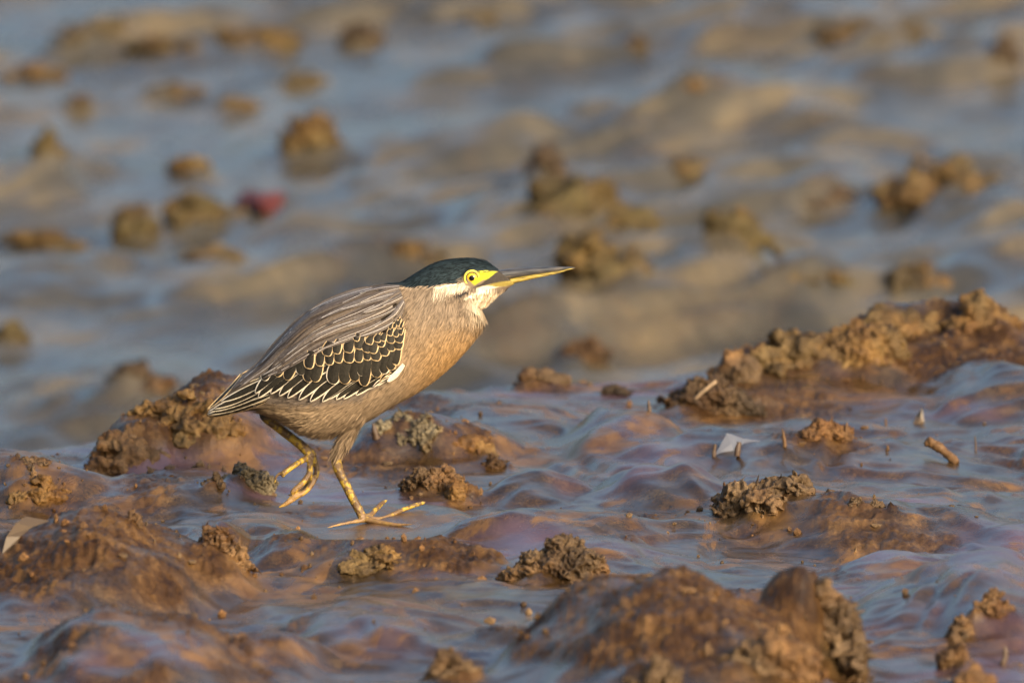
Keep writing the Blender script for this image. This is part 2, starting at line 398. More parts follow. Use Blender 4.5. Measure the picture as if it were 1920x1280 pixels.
C = [
    (768, 762, 852, 132, 'large grey-green crumbly clod behind the standing leg of the heron', M_CLOD_GREY, 5, 1.0),
    (872, 806, 852, 130, 'low golden brown lump joined to the right of the grey clod', M_CLOD_GOLD, 4, .6),
    (927, 846, 880, 40, 'small black knobbly clod on the crest of the smooth swell', M_CLOD_DARK, 4, 1.0),
    (812, 868, 935, 110, 'brown crumbly clod just past the toes of the planted foot', M_CLOD, 5, 1.0),
    (856, 888, 942, 38, 'upright ochre nugget on the end of the brown clod past the toes', M_CLOD_GOLD, 4, .7),
    (466, 858, 930, 98, 'grey topped clod with an orange brown foot beside the raised foot', M_CLOD_GREY, 5, .9),
    (402, 880, 926, 46, 'short brown stump of mud next to the grey topped clod', M_CLOD, 4, .9),
    (350, 716, 846, 230, 'big ochre clod with dark hollows below the tail of the heron', M_CLOD_GOLD, 5, .75),
    (238, 792, 886, 130, 'rounded brown clod leaning on the big ochre clod', M_CLOD, 4, .8),
    (1318, 702, 778, 160, 'dark flaky clod with a pale straw on the far edge of the shelf', M_CLOD_DARK, 5, 1.1),
    (1398, 742, 782, 56, 'dark pointed flake of mud beside the straw carrying clod', M_CLOD_DARK, 4, 1.1),
    (1460, 882, 964, 215, 'wide tan crumbly heap on the smooth film below the pale leaf', M_CLOD, 5, 1.0),
    (1606, 926, 956, 34, 'first small tan crumb next to the wide tan heap', M_CLOD, 3, 1.0),
    (1644, 933, 956, 28, 'second small tan crumb away from the wide tan heap', M_CLOD, 3, 1.0),
    (1548, 788, 832, 108, 'low tan crumbly clod on a crest between two upright stubs', M_CLOD, 4, 1.0),
    (1022, 682, 734, 100, 'soft grey brown clod on the shelf edge below the bill', M_CLOD, 4, .9),
    (1152, 720, 742, 52, 'small brown clod on the shelf edge right of the grey brown one', M_CLOD_DARK, 3, .9),
    (1045, 1010, 1088, 150, 'ragged brown clod with a peak in front of the foot', M_CLOD, 5, 1.1),
    (418, 968, 1040, 92, 'spiky pinkish brown clod on top of the brown mound', M_CLOD, 5, 1.1),
    (1548, 1082, 1240, 120, 'dark ragged wall of mud at the end of the big foreground lump', M_CLOD, 5, 1.1),
    (1448, 1150, 1290, 180, 'rounded rust brown boulder of mud on the foreground lump', M_CLOD, 5, .75),
    (1860, 1106, 1160, 70, 'topmost clod of the crumb trail on the pale slope', M_CLOD, 4, 1.0),
    (1806, 1150, 1200, 50, 'middle clod of the crumb trail on the pale slope', M_CLOD, 4, 1.1),
    (1788, 1186, 1262, 52, 'upright finger of mud at the lower end of the crumb trail', M_CLOD, 4, 1.0),
    (1828, 1236, 1296, 90, 'smooth brown clod under the crumb trail', M_CLOD, 4, .7),
    (850, 1200, 1290, 90, 'craggy brown clod at the left end of the foreground lump', M_CLOD, 5, 1.0),
    (1240, 1226, 1296, 100, 'knobbly tan clod with a cup shaped top on the foreground lump', M_CLOD, 4, 1.0),
    (250, 953, 978, 28, 'tiny pale crumb on the crest of the brown mound', M_CLOD, 3, 1.0),
    (75, 898, 948, 110, 'small ochre clod in the hollow of the pale swell', M_CLOD_GOLD, 4, .9),
    (60, 858, 872, 70, 'thin crumbly ridge on the crest of the pale swell', M_CLOD, 4, 1.0),
    (720, 1030, 1076, 150, 'gold brown broken crust in front of the planted foot', M_CLOD_GOLD, 5, .9),
    (660, 1046, 1080, 90, 'left piece of the broken crust in front of the planted foot', M_CLOD_GOLD, 4, .9),
    (1840, 552, 622, 130, 'crumbly ochre clod crowning the right hand bank', M_CLOD_GOLD, 4, .9),
    (1690, 556, 660, 190, 'rounded ochre clod high on the right hand bank', M_CLOD_GOLD, 4, .7),
    (1600, 590, 716, 200, 'craggy ochre clod on the front of the right hand bank', M_CLOD_GOLD, 5, .9),
    (1480, 598, 716, 190, 'low ochre clod at the left foot of the right hand bank', M_CLOD_GOLD, 4, .9),
    (1385, 640, 722, 80, 'small brown clod at the tip of the right hand bank', M_CLOD, 4, .9),
]
for i, (px, a, b, w, lab, mt, su, rg) in enumerate(C): clod(px, a, b, w, lab, mt, i * 7 + 1, su, rg)
FARC = [
    (585, 205, 300, 120, 'dark and gold rock on the blurred far bank above the red scrap', M_ROCK), (355, 285, 332, 84, 'olive brown rock on the far bank left of the dark and gold rock', M_ROCK),
    (676, 30, 92, 66, 'lone dark rock near the top of the far bank', M_CLOD_DARK), (255, 372, 458, 92, 'blocky ochre rock at the end of the row with the red scrap', M_ROCK),
    (375, 362, 440, 160, 'long ochre rock between the blocky rock and the red scrap', M_ROCK), (1022, 250, 345, 70, 'upright dark stump of mud above the bill', M_CLOD_DARK),
    (1085, 325, 425, 220, 'broad golden rock under the upright dark stump', M_ROCK), (1385, 372, 470, 120, 'golden brown rock above the right hand bank', M_ROCK),
    (1115, 425, 530, 150, 'dark olive rock just beyond the tip of the bill', M_ROCK), (1185, 440, 530, 60, 'narrow brown rock beside the dark olive rock', M_ROCK_TAN),
    (14, 596, 652, 76, 'ochre lump at the water line left of the heron', M_ROCK), (88, 232, 296, 60, 'oval ochre rock alone on the upper left of the far bank', M_ROCK),
    (85, 425, 468, 130, 'flat ochre rock left of the blocky ochre rock', M_ROCK), (1095, 618, 690, 86, 'dark brown lump rising behind the shelf edge', M_CLOD_DARK),
    (770, 446, 496, 170, 'flat tan slab on the far bank above the heron back', M_ROCK), (1770, 282, 372, 240, 'pale crumbly tan ridge on the far bank', M_ROCK_TAN), (1520, 340, 400, 150, 'long dark purple brown slab beside the pale tan ridge', M_CLOD_DARK),
    (400, 455, 492, 110, 'low brown slab below the long ochre rock', M_ROCK_TAN), (260, 672, 738, 120, 'brown lump in the channel left of the heron tail', M_CLOD_DARK),
    (1720, 478, 545, 120, 'brown crumbly rock beyond the right hand bank', M_ROCK_TAN), (1500, 492, 530, 180, 'flat ochre slab beyond the right hand bank', M_ROCK), (150, 168, 208, 50, 'small brown rock high on the upper left bank', M_CLOD_DARK),
    (330, 70, 108, 190, 'low golden slab near the top of the far bank', M_ROCK), (450, 52, 96, 220, 'long golden slab near the top beside the lone dark rock', M_ROCK), (900, 10, 46, 60, 'small brown rock at the very top of the far bank', M_ROCK_TAN),
    (175, 25, 80, 150, 'wide tan heap above the small brown rock of the upper left bank', M_ROCK_TAN), (60, 112, 158, 110, 'low tan heap left of the small brown rock of the upper left bank', M_ROCK_TAN),
    (330, 150, 192, 110, 'flat tan heap under the low golden slab', M_ROCK_TAN), (560, 130, 166, 100, 'flat tan heap under the long golden slab', M_ROCK_TAN),
    (440, 176, 208, 80, 'small tan heap up from the olive brown rock', M_ROCK_TAN), (1300, 140, 182, 120, 'tan heap alone on the smooth bank above the broad golden rock', M_ROCK_TAN),
    (1190, 68, 96, 50, 'small tan knob on the smooth bank at the top', M_ROCK), (1640, 30, 76, 230, 'long pale tan heap at the top above the dark purple brown slab', M_ROCK_TAN),
    (1290, 290, 340, 130, 'tan heap right of the broad golden rock', M_ROCK_TAN), (1880, 60, 118, 60, 'dark knob near the top above the pale tan ridge', M_CLOD_DARK),
]
for i, (px, a, b, w, lab, mt) in enumerate(FARC): clod(px, a, b, w, lab, mt, 900 + i * 5, 4, .85, name='mud_rock', cat='rock')


_skirts.extend(_queue)

# ---- the mud sheet itself, with its skirts of mud round each clod
def geo(a, b, n, first):
    """n steps from a to b that grow from the size first"""
    L = abs(b - a); lo, hi = 1.0001, 3.0
    for _ in range(80):
        m = (lo + hi) / 2; s = first * (m ** n - 1) / (m - 1)
        lo, hi = (m, hi) if s < L else (lo, m)
    q = np.cumsum(first * lo ** np.arange(n)); return a + np.sign(b - a) * q / q[-1] * L
ys = np.concatenate([geo(-1.65, -60, 46, .006)[::-1], np.arange(-1.65, 2.1, .0046), np.arange(2.1, 8.6, .016), geo(8.6, 400, 60, .02)])
ss = np.concatenate([geo(-.64, -200, 46, .003)[::-1], np.arange(-.64, .64, .00205), geo(.64, 200, 46, .003)])
fan = np.where(ys > -8, 1 + ys / 15, 1 - 8 / 15)
X = ss[None, :] * fan[:, None]; Y = np.repeat(ys[:, None], len(ss), 1)
lod = np.maximum(np.gradient(ss)[None, :] * fan[:, None], np.gradient(ys)[:, None] * 0.6) + 0 * X
Hh, CM, CR = ground(X, Y, lod, 'all')
far_out = sstep(10, 30, np.hypot(X, Y)); Hh = Hh * (1 - far_out) + 0.35 * far_out * sstep(8, 40, Y) - 0.2 * far_out * (1 - sstep(8, 40, Y))
gme = grid_mesh('mud_flat', np.stack([X, Y, Hh], -1))
set_float(gme, 'crumb', CM)

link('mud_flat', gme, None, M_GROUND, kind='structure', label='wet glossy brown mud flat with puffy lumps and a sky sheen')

# ================================================================== THE HERON
SECT = [  # top px, bottom px, half depth (m): sections from the tail to the bill
    ((389, 772), (393, 780), .004), ((404, 754), (412, 781), .009), ((440, 716), (450, 772), .017), ((482, 683), (492, 770), .028),
    ((520, 640), (540, 788), .038), ((560, 598), (592, 810), .046), ((600, 571), (640, 806), .050), ((640, 553), (694, 785), .051),
    ((675, 543), (742, 757), .049), ((705, 536), (795, 726), .045), ((728, 532), (845, 686), .040), ((746, 530), (882, 645), .034),
    ((762, 524), (903, 612), .029), ((788, 508), (907, 592), .0255), ((818, 493), (903, 576), .0225), ((850, 486), (918, 567), .0195),
    ((882, 485), (938, 549), .0170), ((910, 490), (953, 540), .0125), ((928, 500), (962, 534), .0085), ((934, 506), (966, 531), .0055)]
def catmull(A, n):
    A = np.asarray(A, float); m = len(A); out = []
    for i in range(m - 1):
        p0, p1, p2, p3 = A[max(i - 1, 0)], A[i], A[i + 1], A[min(i + 2, m - 1)]
        for t in np.linspace(0, 1, n, endpoint=False):
            out.append(.5 * (2 * p1 + (p2 - p0) * t + (2 * p0 - 5 * p1 + 4 * p2 - p3) * t * t + (3 * p1 - p0 - 3 * p2 + p3) * t ** 3))
    out.append(A[-1]); return np.array(out)
S5 = catmull([[a[0], a[1], b[0], b[1], w] for a, b, w in SECT], 6)
NR = 48; bv = []; bf = []
for s in S5:
    T = P(s[0], s[1]); B = P(s[2], s[3]); c = (T + B) / 2; a = (T - B) / 2
    for k in range(NR):
        th = 2 * math.pi * k / NR; ct, st = math.cos(th), math.sin(th)
        wd = s[4] * (abs(st) ** 0.92) * (1 if st >= 0 else -1)
        q = c + a * ct; bv.append((q[0], wd * (1 - 0.10 * ct), q[2]))
for i in range(len(S5) - 1):
    for k in range(NR):
        k2 = (k + 1) % NR; bf.append((i * NR + k, i * NR + k2, (i + 1) * NR + k2, (i + 1) * NR + k))
bf.append(tuple(range(NR))[::-1]); bf.append(tuple(range((len(S5) - 1) * NR, len(S5) * NR)))
LOFT_V, LOFT_F = list(bv), list(bf)
BODY = BVHTree.FromPolygons([Vector(v) for v in LOFT_V], LOFT_F)

def tube(V, F, pts, n=14, sub=5):
    """pts: photo px, py, depth Y, radius px; adds a tapered closed tube"""
    C = catmull(pts, sub); Q = np.array([P(c[0], c[1], c[2]) for c in C]); rr = C[:, 3] * pxs(0)
    base = len(V); m = len(Q); prev = None
    for i in range(m):
        t = Q[min(i + 1, m - 1)] - Q[max(i - 1, 0)]; t /= np.linalg.norm(t)
        if prev is None: prev = np.cross(t, [0.2, 1, 0.1]); prev /= np.linalg.norm(prev)
        u = prev - t * np.dot(prev, t); u /= np.linalg.norm(u); prev = u; w = np.cross(t, u)
        for k in range(n):
            a = 2 * math.pi * k / n; V.append(tuple(Q[i] + rr[i] * (math.cos(a) * u + math.sin(a) * w)))
    for i in range(m - 1):
        for k in range(n):
            k2 = (k + 1) % n; F.append((base + i * n + k, base + i * n + k2, base + (i + 1) * n + k2, base + (i + 1) * n + k))
    F.append(tuple(base + k for k in range(n))[::-1]); F.append(tuple(base + (m - 1) * n + k for k in range(n)))

def z3(x, y): return 460 + x / 4.74, 740 + y / 4.74
def leg(pts): return [(*z3(a, b), d, r / 4.74) for a, b, d, r in pts]
Ln, Lf = -.010, .022
LEGS = [
    leg([(1010, 130, Ln * .6, 110), (965, 230, Ln, 78), (905, 350, Ln, 58), (855, 450, Ln, 38), (836, 500, Ln, 34)]),            # near thigh
    leg([(838, 490, Ln, 35), (812, 565, Ln, 46), (812, 610, Ln, 47), (836, 690, Ln, 42), (893, 800, Ln, 41), (950, 915, Ln, 41),
         (1008, 1020, Ln, 40), (1040, 1085, Ln, 40), (1052, 1112, Ln, 33)]),
    leg([(1040, 1095, -.010, 33), (1110, 1112, -.014, 30), (1200, 1133, -.020, 25), (1330, 1152, -.030, 19), (1430, 1152, -.036, 12), (1480, 1150, -.040, 5)]),
    leg([(1060, 1085, -.008, 30), (1130, 1102, .000, 24), (1220, 1098, .010, 22), (1320, 1055, .022, 22), (1420, 1012, .033, 21), (1520, 975, .042, 20), (1575, 960, .046, 17), (1605, 948, .048, 6)]),
    leg([(1070, 1080, -.002, 28), (1120, 1060, .008, 25), (1165, 1010, .020, 25), (1215, 962, .032, 21), (1262, 933, .040, 8)]),
    leg([(1050, 1110, -.012, 26), (990, 1122, -.018, 20), (900, 1138, -.024, 15), (800, 1160, -.030, 11), (715, 1184, -.035, 5)]),
    leg([(330, 90, .016, 60), (250, 130, Lf, 52), (170, 165, Lf, 46), (190, 205, Lf, 47), (270, 270, Lf, 44), (390, 365, Lf, 43), (500, 450, Lf, 46), (575, 520, Lf, 52), (600, 580, Lf, 40)]),
    leg([(585, 535, Lf, 34), (510, 580, .012, 27), (420, 635, .004, 27), (345, 690, .000, 27), (335, 715, -.001, 20), (332, 735, -.001, 10)]),
    leg([(350, 680, .001, 18), (300, 700, .000, 14), (268, 740, .000, 12), (262, 790, .000, 5)]),
    leg([(590, 550, Lf, 32), (572, 640, .014, 29), (568, 700, .010, 29), (500, 790, .004, 28), (430, 850, .001, 25), (405, 880, 0, 10)]),
    leg([(605, 560, Lf, 32), (632, 640, .022, 28), (628, 710, .018, 28), (585, 800, .012, 26), (530, 860, .008, 26), (440, 905, .004, 32), (370, 960, .001, 24), (290, 1003, 0, 6)]),
    leg([(595, 720, .014, 22), (540, 820, .020, 24), (470, 870, .018, 22), (375, 892, .014, 7)]),
]
V, F = list(LOFT_V), list(LOFT_F)
for t in LEGS: tube(V, F, t)
tmp = bpy.data.objects.new('tmp', mesh_from('tmp', V, F)); col.objects.link(tmp)
md = tmp.modifiers.new('r', 'REMESH'); md.mode = 'VOXEL'; md.voxel_size = .0011
md = tmp.modifiers.new('s', 'SMOOTH'); md.iterations = 3; md.factor = .5
dg = bpy.context.evaluated_depsgraph_get()
bme = bpy.data.meshes.new_from_object(tmp.evaluated_get(dg)); bme.name = 'body'
bpy.data.objects.remove(tmp, do_unlink=True)
bme.polygons.foreach_set('use_smooth', np.ones(len(bme.polygons), bool))
co = np.empty(len(bme.vertices) * 3, np.float32); bme.vertices.foreach_get('co', co); co = co.reshape(-1, 3).astype(float)
nrm = np.empty(len(bme.vertices) * 3, np.float32); bme.vertices.foreach_get('normal', nrm); nrm = nrm.reshape(-1, 3).astype(float)

def inside(px, py, poly):
    """signed softness-free test + distance: >0 inside, in px"""
    poly = np.asarray(poly, float); n = len(poly); ins = np.zeros(px.shape, bool); dist = np.full(px.shape, 1e9)
    for i in range(n):
        x1, y1 = poly[i]; x2, y2 = poly[(i + 1) % n]
        c = ((y1 > py) != (y2 > py)) & (px < (x2 - x1) * (py - y1) / ((y2 - y1) if y2 != y1 else 1e-9) + x1); ins ^= c
        L = (x2 - x1) ** 2 + (y2 - y1) ** 2 + 1e-9; t = np.clip(((px - x1) * (x2 - x1) + (py - y1) * (y2 - y1)) / L, 0, 1)
        dist = np.minimum(dist, np.hypot(px - x1 - t * (x2 - x1), py - y1 - t * (y2 - y1)))
    return np.where(ins, dist, -dist)
CAP = [(728, 534), (760, 518), (790, 500), (820, 484), (850, 478), (885, 478), (918, 484), (936, 500), (938, 508), (915, 509), (893, 507), (876, 510), (867, 518), (866, 529), (840, 531), (815, 534), (775, 536)]
LORE = [(890, 507), (934, 509), (931, 516), (916, 525), (906, 524), (898, 530), (890, 535), (884, 530), (884, 512)]
CHEEK = [(812, 538), (835, 533), (866, 528), (880, 539), (866, 543), (845, 542), (822, 542)]
STREAK = [(846, 553), (862, 545), (880, 541), (879, 547), (865, 552)]
MALAR = [(868, 558), (885, 545), (905, 536), (930, 532), (940, 536), (925, 541), (900, 546), (885, 553)]
BILLD = [(898, 535), (934, 508), (940, 506), (972, 512), (972, 528), (945, 530), (925, 532)]
BILLY = [(912, 535), (935, 529), (972, 525), (972, 533), (950, 536), (930, 538)]
GAPE = [(880, 541), (898, 534), (930, 524), (944, 516), (940, 524), (925, 531), (900, 537)]
BACK = [(738, 526), (700, 528), (600, 556), (500, 640), (380, 770), (384, 782), (440, 772), (480, 756), (600, 756), (690, 738), (745, 690), (758, 620), (770, 560)]
LEGP = [(631, 836), (656, 842), (700, 900), (820, 930), (820, 1010), (600, 1010), (600, 860)]
LEGF = [(480, 762), (520, 770), (640, 850), (620, 905), (540, 970), (500, 960), (500, 880), (560, 850), (482, 790)]
def blend(c, k, new): return c * (1 - k[:, None]) + np.asarray(new) * k[:, None]
def plumage_color(p):
    px, py = project(p); j = 3.0 * n3(p * 260, 5); j2 = 5 * n3(p * 120, 6)
    S = lambda poly, w=2.0, jj=1.0: sstep(-w, w, inside(px + j * jj, py + j2 * jj * .6, poly))
    c = np.tile(np.array([.190, .136, .086]), (len(p), 1))
    c = blend(c, sstep(740, 860, px) * sstep(570, 690, py + .25 * (px - 800)), (.262, .152, .060))     # buff breast
    c = blend(c, sstep(660, 560, px) * sstep(740, 790, py), (.270, .196, .120))                        # pale belly
    c = blend(c, sstep(620, 560, py) * sstep(740, 800, px), (.178, .133, .092))                        # grey-buff neck
    c = blend(c, S(BACK, 5), (.120, .095, .075))
    c = blend(c, sstep(490, 440, px) * sstep(752, 768, py), (.330, .250, .170))                        # under tail
    th = sstep(560, 545, np.abs(py - 0)) * 0
    stripe = sstep(.1, .5, np.sin((px * .9 + py * .55) * .55)) * sstep(880, 915, px) * sstep(540, 548, py) * sstep(600, 570, py)
    thr = sstep(868, 905, px) * sstep(540, 548, py) * sstep(596, 570, py)
    c = blend(c, thr, (.55, .46, .33)); c = blend(c, stripe * .7, (.33, .19, .09))
    c = blend(c, S(CHEEK), (.50, .42, .31)); c = blend(c, S(MALAR, 1.5, .4), (.68, .60, .44)); c = blend(c, S(STREAK, 1.5, .4), (.030, .028, .028))
    c = blend(c, S(CAP, 2.0, .5), (.010, .016, .019)); c = blend(c, S(LORE, 1.2, .3), (.40, .40, .030)); c = blend(c, S(GAPE, 1.2, .3), (.035, .030, .028)); c = blend(c, S(BILLD, 1.2, .3), (.045, .038, .032)); c = blend(c, S(BILLY, 1.2, .3), (.24, .185, .045))
    leg_k = np.maximum(sstep(-1, 1, inside(px, py, LEGP)), sstep(-1, 1, inside(px, py, LEGF)) * sstep(.004, .010, p[:, 1] + (py > 815) * .02))
    mot = .32 + .68 * sstep(-.34, -.02, fbm3(p * 170, 3, 12) + .25 * nrm_y(p))
    lc = blend(np.tile(np.array([.50, .33, .022]), (len(p), 1)), mot, (.105, .060, .022))
    lc = blend(lc, sstep(945, 985, py) * .75, (.25, .145, .062)); lc = blend(lc, sstep(885, 945, py) * (px < 640) * .55, (.34, .19, .055))
    lc = blend(lc, sstep(512, 490, px) * sstep(800, 780, py), (.020, .020, .018))
    c = c * (1 - leg_k[:, None]) + lc * leg_k[:, None]
    return c, leg_k
_n_cache = {}
def nrm_y(p): return _n_cache.get(len(p), np.zeros(len(p)))
_n_cache[len(co)] = nrm[:, 2]
bcol, bleg = plumage_color(co)
bcol *= (1 + .16 * fbm3(co * 300, 2, 9))[:, None]
set_color(bme, 'tint', np.clip(bcol, 0.003, 1)); set_float(bme, 'skin', bleg)
k = NT('heron_body'); k.l(k.attr('tint', 'Color'), k.b.inputs['Base Color'])
sk = k.attr('skin'); k.l(k.math('SUBTRACT', .85, k.math('MULTIPLY', sk, .42)), k.b.inputs['Roughness'])
k.bump(k.math('ADD', k.noise(900, 3, .6, k.pos()), k.math('MULTIPLY', k.noise(330, 2, .5, k.pos()), k.math('MULTIPLY', sk, 2.0))), .5, .0012)
k.l(k.math('ADD', k.math('MULTIPLY', sk, .35), .12), k.b.inputs['Specular IOR Level'])
M_BODY = k.m
heron = bpy.data.objects.new('heron', None); col.objects.link(heron); heron.location = tuple(P(690, 976, -.01))
heron['label'] = 'small heron with dark green cap and scaled wing stepping across the mud'; heron['category'] = 'heron'
HL = np.array(heron.location)
def part(name, me, mat, parent=None, **kw):
    if parent is None: me.transform(__import__('mathutils').Matrix.Translation(-heron.location))
    return link(name, me, parent or heron, mat, **kw)
def sub(name, me, mat, parent):
    me.transform(__import__('mathutils').Matrix.Translation(-heron.location)); return link(name, me, parent, mat)

# soft plumage: thousands of short barbs lying on the skin
tri = np.empty(len(bme.polygons) * 3, np.float32); bme.polygons.foreach_get('center', tri); cen = tri.reshape(-1, 3).astype(float)
fn = np.empty(len(bme.polygons) * 3, np.float32); bme.polygons.foreach_get('normal', fn); fn = fn.reshape(-1, 3).astype(float)
cpx, cpy = project(cen)
_, cleg = plumage_color(cen)
ok = (cleg < .05) & (inside(cpx, cpy, LORE) < 1) & (inside(cpx, cpy, BACK) < 11) & (inside(cpx, cpy, GAPE) < 1) & ~((cpx > 893) & (cpy < 540) & (inside(cpx, cpy, CAP) < 0)) & ~((cpx > 925) & (cpy < 535)) & (cpx > 470) & (fn[:, 1] < .45) & (np.hypot(cpx - 884.6, cpy - 521.2) > 17)
pick = rng.choice(np.nonzero(ok)[0], 27000)
pc, pn = cen[pick], fn[pick]; ppx, ppy = project(pc)
ang = np.where(inside(ppx, ppy, CAP) > -3, 200., 0.)
base_ang = 222 + 18 * sstep(720, 860, ppx) - 34 * sstep(700, 540, ppx) + 14 * sstep(640, 560, ppy)
base_ang = np.where(ppy > 790, 205 + 55 * sstep(560, 680, ppx) * (ppy > 800), base_ang)
ang = np.where(ang > 0, 205 + 14 * (ppx < 800), base_ang)
thr = (ppx > 865) & (ppy > 540) & (ppy < 580); ang = np.where(thr, 252, ang)
thg = (ppx > 620) & (ppx < 690) & (ppy > 800); ang = np.where(thg, 243, ang)
ang = np.radians(ang + 11 * n3(pc * 90, 31) * 2 + rng.normal(0, 6, len(pc)))
d = np.stack([np.cos(ang), np.zeros(len(ang)), np.sin(ang)], -1)
d -= pn * np.sum(d * pn, 1)[:, None]; d /= np.linalg.norm(d, axis=1)[:, None]
sd_ = np.cross(pn, d)
capk = inside(ppx, ppy, CAP) > -3
ln = np.where(capk, .0075, .0130) * rng.uniform(.7, 1.4, len(pc)); ln = np.where((ppy > 785) & (ppx < 680), ln * 1.35, ln); ln = np.where(thr, .010, ln); ln = np.where((ppx > 838) & (ppy < 560) & ~capk, ln * .5, ln)
wd = np.where(capk, .00050, .00055) * rng.uniform(.7, 1.4, len(pc))
lift = np.where((ppy > 770) & (ppx < 690), .0038, .0008) * rng.uniform(.4, 1.6, len(pc)); lift = np.where(thr, .002, lift); hem = (ppy > 788) & (ppx > 520) & (ppx < 665); lift = np.where(hem, lift * 1.2, lift)
bvv = []
for t, ww, lf in ((0, .6, .05), (.4, 1, .45), (.75, .8, .8), (1, .12, 1.0)):
    for sg in (-1, 1):
        bvv.append(pc + d * (ln * t)[:, None] + pn * (.0001 + lift * lf)[:, None] + sd_ * (wd * ww * sg)[:, None])
bvv = np.stack(bvv, 1); nb = len(pc)
pcol, _ = plumage_color(pc); pcol = pcol * np.where(capk, rng.uniform(.3, 2.6, nb), rng.uniform(.60, 1.42, nb))[:, None]
fcs = np.array([[0, 1, 3, 2], [2, 3, 5, 4], [4, 5, 7, 6]])
allf = (np.arange(nb)[:, None, None] * 8 + fcs[None]).reshape(-1, 4)
pme = bpy.data.meshes.new('soft_plumage'); pme.vertices.add(nb * 8); pme.vertices.foreach_set('co', bvv.reshape(-1).astype(np.float32))
pme.loops.add(len(allf) * 4); pme.loops.foreach_set('vertex_index', allf.ravel().astype(np.int32)); pme.polygons.add(len(allf))
pme.polygons.foreach_set('loop_start', (np.arange(len(allf)) * 4).astype(np.int32)); pme.update(calc_edges=True)
shade = np.tile(np.array([.9, .9, 1, 1, 1.05, 1.05, 1.12, 1.12]), nb)
set_color(pme, 'tint', np.clip(np.repeat(pcol, 8, 0) * shade[:, None], .003, 1))
k = NT('barbs'); k.l(k.attr('tint', 'Color'), k.b.inputs['Base Color']); k.b.inputs['Roughness'].default_value = .8; k.b.inputs['Specular IOR Level'].default_value = .12; M_BARB = k.m
body = part('body', bme, M_BODY)
part('soft_plumage', pme, M_BARB, kind='stuff')

# ---- feathers laid on the body
def skin_y(px, py):
    o = Vector(CAM); q = P(px, py, 0.); dd = (Vector(q) - o).normalized()
    r = BODY.ray_cast(o, dd)
    if r[0] is not None: return r[0].y
    n = BODY.find_nearest(Vector(q)); return min(n[0].y, 0.0)
def feather(base, tip, width, off, shape='covert', bow=0.0, rim=2.6, dome=.0007, rows=13, rim_side=0):
    """a vane with a rim of its own faces: px coordinates, lying off metres above the skin"""
    b = np.array(base, float); t_ = np.array(tip, float); ax = t_ - b; L = np.hypot(*ax); ax /= L; nn = np.array([-ax[1], ax[0]])
    verts = []; faces = []; mats = []
    def half(t):
        if shape == 'covert': return width / 2 * (0.72 + .28 * min(1, t * 2)) * max(0, 1 - t ** 7) ** .5
        if shape == 'flight': return width / 2 * (0.55 + .45 * min(1, t * 1.6)) * max(0, 1 - t ** 4) ** .6
        return width / 2 * min(1, .35 + t * 2.2) * max(0, 1 - t ** 2.2) ** .8
    ts = 1 - (1 - np.linspace(0, 1, rows)) ** 1.6
    grid = []
    for t in ts:
        w = half(t); inner = max(w - rim, w * .25) if shape != 'plume' else w * .80; sh = min(.55, w * .3)
        tt = t if shape == 'plume' else t
        row = []
        for s in (-w, -inner, -sh, sh, inner, w):
            q = b + ax * L * tt + nn * (s + bow * 4 * t * (1 - t))
            y = skin_y(*q); lift = off + dome * (1 - (s / (width / 2)) ** 2) - (0.0004 if abs(s) == w else 0)
            q3 = P(q[0], q[1], y - lift); row.append(len(verts)); verts.append(q3)
        grid.append(row)
    n = len(ts)
    for i in range(n - 1):
        for j in range(5):
            faces.append((grid[i][j], grid[i][j + 1], grid[i + 1][j + 1], grid[i + 1][j]))
            endz = (1 - ts[i]) * L < rim * 1.15 and shape != 'plume'
            if shape == 'plume': mats.append(2 if j == 2 else (1 if j in (0, 4) else 0))
            else: mats.append(1 if (j == 0 and rim_side <= 0) or (j == 4 and rim_side >= 0) or endz else 0)
    me = mesh_from('feather', verts, faces)
    me.polygons.foreach_set('material_index', np.array(mats, np.int32))
    return me
def vane(name, rgb, rgb2, rough=.6):
    k = NT(name); f = k.noise(420, 4, .65, k.pos(), .3)
    c = k.ramp(f, [(.3, rgb), (.7, rgb2)]); k.l(c, k.b.inputs['Base Color']); k.b.inputs['Roughness'].default_value = rough; k.b.inputs['Specular IOR Level'].default_value = .18
    k.bump(k.noise(1500, 2, .6, k.pos()), .4, .0006); return k.m
V_DARK = [vane('dark_vane', (.007, .006, .004), (.022, .018, .012)), vane('dark_vane_b', (.010, .009, .006), (.030, .025, .017))]
V_BUFF = vane('buff_rim', (.34, .23, .11), (.66, .50, .29)); V_WHITE = vane('cream_rim', (.52, .44, .32), (.80, .72, .58))
V_SHAFT = vane('pale_shaft', (.40, .36, .32), (.62, .58, .54))
V_PLUME = [vane('plume_brown', (.052, .039, .031), (.112, .087, .070)), vane('plume_grey', (.072, .062, .057), (.150, .129, .118)), vane('plume_dark', (.036, .027, .022), (.085, .064, .050)), vane('plume_tan', (.085, .062, .044), (.155, .118, .085))]
V_PEDGE = vane('plume_edge', (.075, .061, .052), (.165, .138, .118))
# tail and wing tip
TIPS = [((500, 752), (389, 782), 10, .0010, V_BUFF), ((505, 742), (388, 777), 13, .0016, V_WHITE), ((510, 728), (392, 771), 15, .0022, V_WHITE),
        ((520, 712), (400, 766), 16, .0029, V_WHITE), ((528, 695), (414, 753), 17, .0036, V_WHITE), ((452, 702), (388, 768), 9, .0030, V_BUFF), ((540, 672), (443, 720), 15, .0043, V_WHITE), ((545, 652), (452, 702), 10, .0049, V_BUFF)]
for b, t, w, of, m in TIPS: part('tail_feather' if of < .002 else 'primary_feather', feather(b, t, w, of, 'flight', bow=-3, rim=1.7), [V_DARK[1], m])
